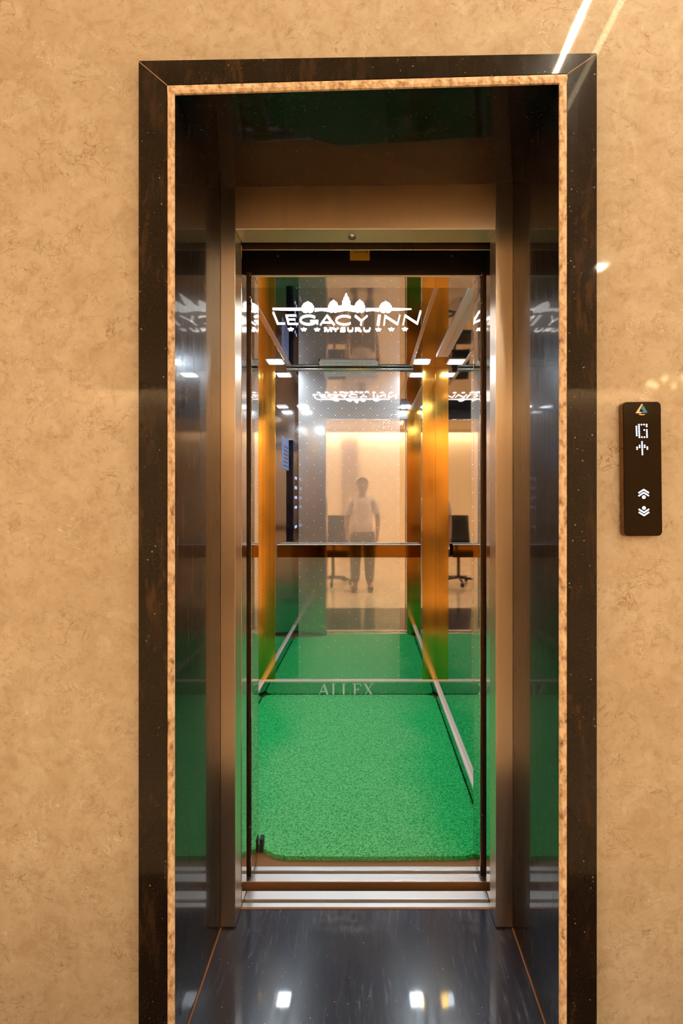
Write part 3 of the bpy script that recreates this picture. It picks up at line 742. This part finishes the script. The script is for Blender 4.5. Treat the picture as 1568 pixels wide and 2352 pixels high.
# ------------------------------------------------------------------ photographer standing in the lobby (seen mirrored)
def skin_obj(name, m, parent, nodes, edges, root, sub=2):
    # nodes: name -> (x, y, z, rx, ry)
    keys = list(nodes); idx = {k: i for i, k in enumerate(keys)}
    org = world(parent) if parent else Vector((0, 0, 0))
    me = bpy.data.meshes.new(name)
    me.from_pydata([Vector(nodes[k][:3]) - org for k in keys], [(idx[a], idx[b_]) for a, b_ in edges], [])
    o = bpy.data.objects.new(name, me); COL.objects.link(o); o.parent = parent
    me.materials.append(M[m])
    md = o.modifiers.new('skin', 'SKIN'); md.use_smooth_shade = True
    o.modifiers.new('sub', 'SUBSURF').levels = sub; o.modifiers['sub'].render_levels = sub
    for i, k in enumerate(keys):
        sv = me.skin_vertices[0].data[i]; sv.radius = nodes[k][3:5]; sv.use_root = (k == root)
    return o
def person(px, py):
    t = thing('person', 'person standing in the lobby in a pale pink shirt, seen in the back mirror', 'person', (px, py, 0))
    N, E = {}, []
    def n(k, x, y, z, r, r2=None): N[k] = (px + x, py + y, z, r, r2 or r)
    n('pelvis', 0, 0, 0.80, 0.125, 0.095); n('waist', 0, 0, 0.93, 0.115, 0.085); n('chest', 0, 0, 1.12, 0.135, 0.095); n('collar', 0, -0.005, 1.25, 0.07, 0.06)
    n('neck', 0, 0.0, 1.305, 0.045, 0.045); n('jaw', 0, 0.025, 1.365, 0.055, 0.062); n('face', 0, 0.015, 1.42, 0.070, 0.082); n('crown', 0, 0.0, 1.485, 0.066, 0.078); n('top', 0, -0.005, 1.53, 0.035, 0.04)
    n('nose', 0, 0.112, 1.405, 0.010)
    E += [('pelvis', 'waist'), ('waist', 'chest'), ('chest', 'collar'), ('collar', 'neck'), ('neck', 'jaw'), ('jaw', 'face'), ('face', 'crown'), ('crown', 'top'), ('face', 'nose')]
    for s, L in ((-1, 'l'), (1, 'r')):
        n('ear' + L, s * 0.082, 0.0, 1.42, 0.010, 0.018); E.append(('face', 'ear' + L))
        n('sh' + L, s * 0.165, 0, 1.225, 0.056); n('el' + L, s * 0.215, -0.02, 0.98, 0.040); n('wr' + L, s * 0.205, 0.09, 0.78, 0.026); n('pa' + L, s * 0.20, 0.115, 0.715, 0.030, 0.018)
        E += [('collar', 'sh' + L), ('sh' + L, 'el' + L), ('el' + L, 'wr' + L), ('wr' + L, 'pa' + L)]
        for i, (dy, ln) in enumerate(((0.030, 0.065), (0.010, 0.075), (-0.010, 0.070), (-0.028, 0.055))):
            a, c = 'k%d' % i + L, 'f%d' % i + L
            n(a, s * 0.197, 0.118 + dy, 0.68, 0.0095); n(c, s * 0.185, 0.123 + dy, 0.68 - ln, 0.0075)
            E += [('pa' + L, a), (a, c)]
        n('t0' + L, s * 0.185, 0.155, 0.725, 0.010); n('t1' + L, s * 0.178, 0.172, 0.685, 0.008); E += [('pa' + L, 't0' + L), ('t0' + L, 't1' + L)]
        n('hip' + L, s * 0.085, 0, 0.74, 0.090); n('kn' + L, s * 0.095, 0.015, 0.42, 0.058); n('an' + L, s * 0.10, -0.01, 0.085, 0.036); n('to' + L, s * 0.115, 0.14, 0.04, 0.036, 0.026)
        E += [('pelvis', 'hip' + L), ('hip' + L, 'kn' + L), ('kn' + L, 'an' + L), ('an' + L, 'to' + L)]
    body = skin_obj('body', 'skin', t, N, E, 'pelvis')
    sh = {k: (N[k][0], N[k][1], N[k][2], N[k][3] * 1.16, N[k][4] * 1.18) for k in ('waist', 'chest', 'collar', 'shl', 'shr', 'ell', 'elr')}
    sh['hem'] = (px, py, 0.79, 0.155, 0.125)
    sh['waist'] = (px, py, 0.93, 0.145, 0.115); sh['chest'] = (px, py, 1.12, 0.158, 0.118); sh['collar'] = (px, py, 1.245, 0.085, 0.078)
    for s, L in ((-1, 'l'), (1, 'r')): sh['el' + L] = (px + s * 0.208, py - 0.012, 1.02, 0.058, 0.058)
    skin_obj('shirt', 'shirt', t, sh, [('hem', 'waist'), ('waist', 'chest'), ('chest', 'collar'), ('collar', 'shl'), ('collar', 'shr'), ('shl', 'ell'), ('shr', 'elr')], 'waist')
    tr = {'pelvis': (px, py, 0.83, 0.14, 0.11)}
    e = []
    for s, L in ((-1, 'l'), (1, 'r')):
        tr['hip' + L] = (px + s * 0.088, py, 0.74, 0.105, 0.105); tr['kn' + L] = (px + s * 0.098, py + 0.012, 0.42, 0.080, 0.080); tr['hem' + L] = (px + s * 0.10, py - 0.008, 0.10, 0.066, 0.066)
        e += [('pelvis', 'hip' + L), ('hip' + L, 'kn' + L), ('kn' + L, 'hem' + L)]
        MB().ball((px + s * 0.112, py + 0.06, 0.038), 0.046, 0.13, 0.038).build('shoe', 'shoe', t, True)
        MB().ball((px + s * 0.028, py + 0.088, 1.432), 0.011, 0.008, 0.008).build('eye', 'hair', body, True)
    skin_obj('trousers', 'trouser', t, tr, e, 'pelvis')
    MB().ball((px, py + 0.083, 1.362), 0.024, 0.012, 0.005).build('mouth', 'ink', body, True)
    k = MB(); b2 = bmesh.new(); bmesh.ops.create_uvsphere(b2, u_segments=20, v_segments=14, radius=1)
    for v in b2.verts:
        z = v.co.z
        y = v.co.y
        v.co = Vector((px + v.co.x * 0.086, py - 0.012 + y * 0.098, 1.47 + z * 0.082))
    bmesh.ops.delete(b2, geom=[v for v in b2.verts if v.co.z < 1.40 or (v.co.y > py + 0.045 and v.co.z < 1.495)], context='VERTS')
    k._join(b2); k.build('hair', 'hair', t, True)
person(-0.06, -0.55)
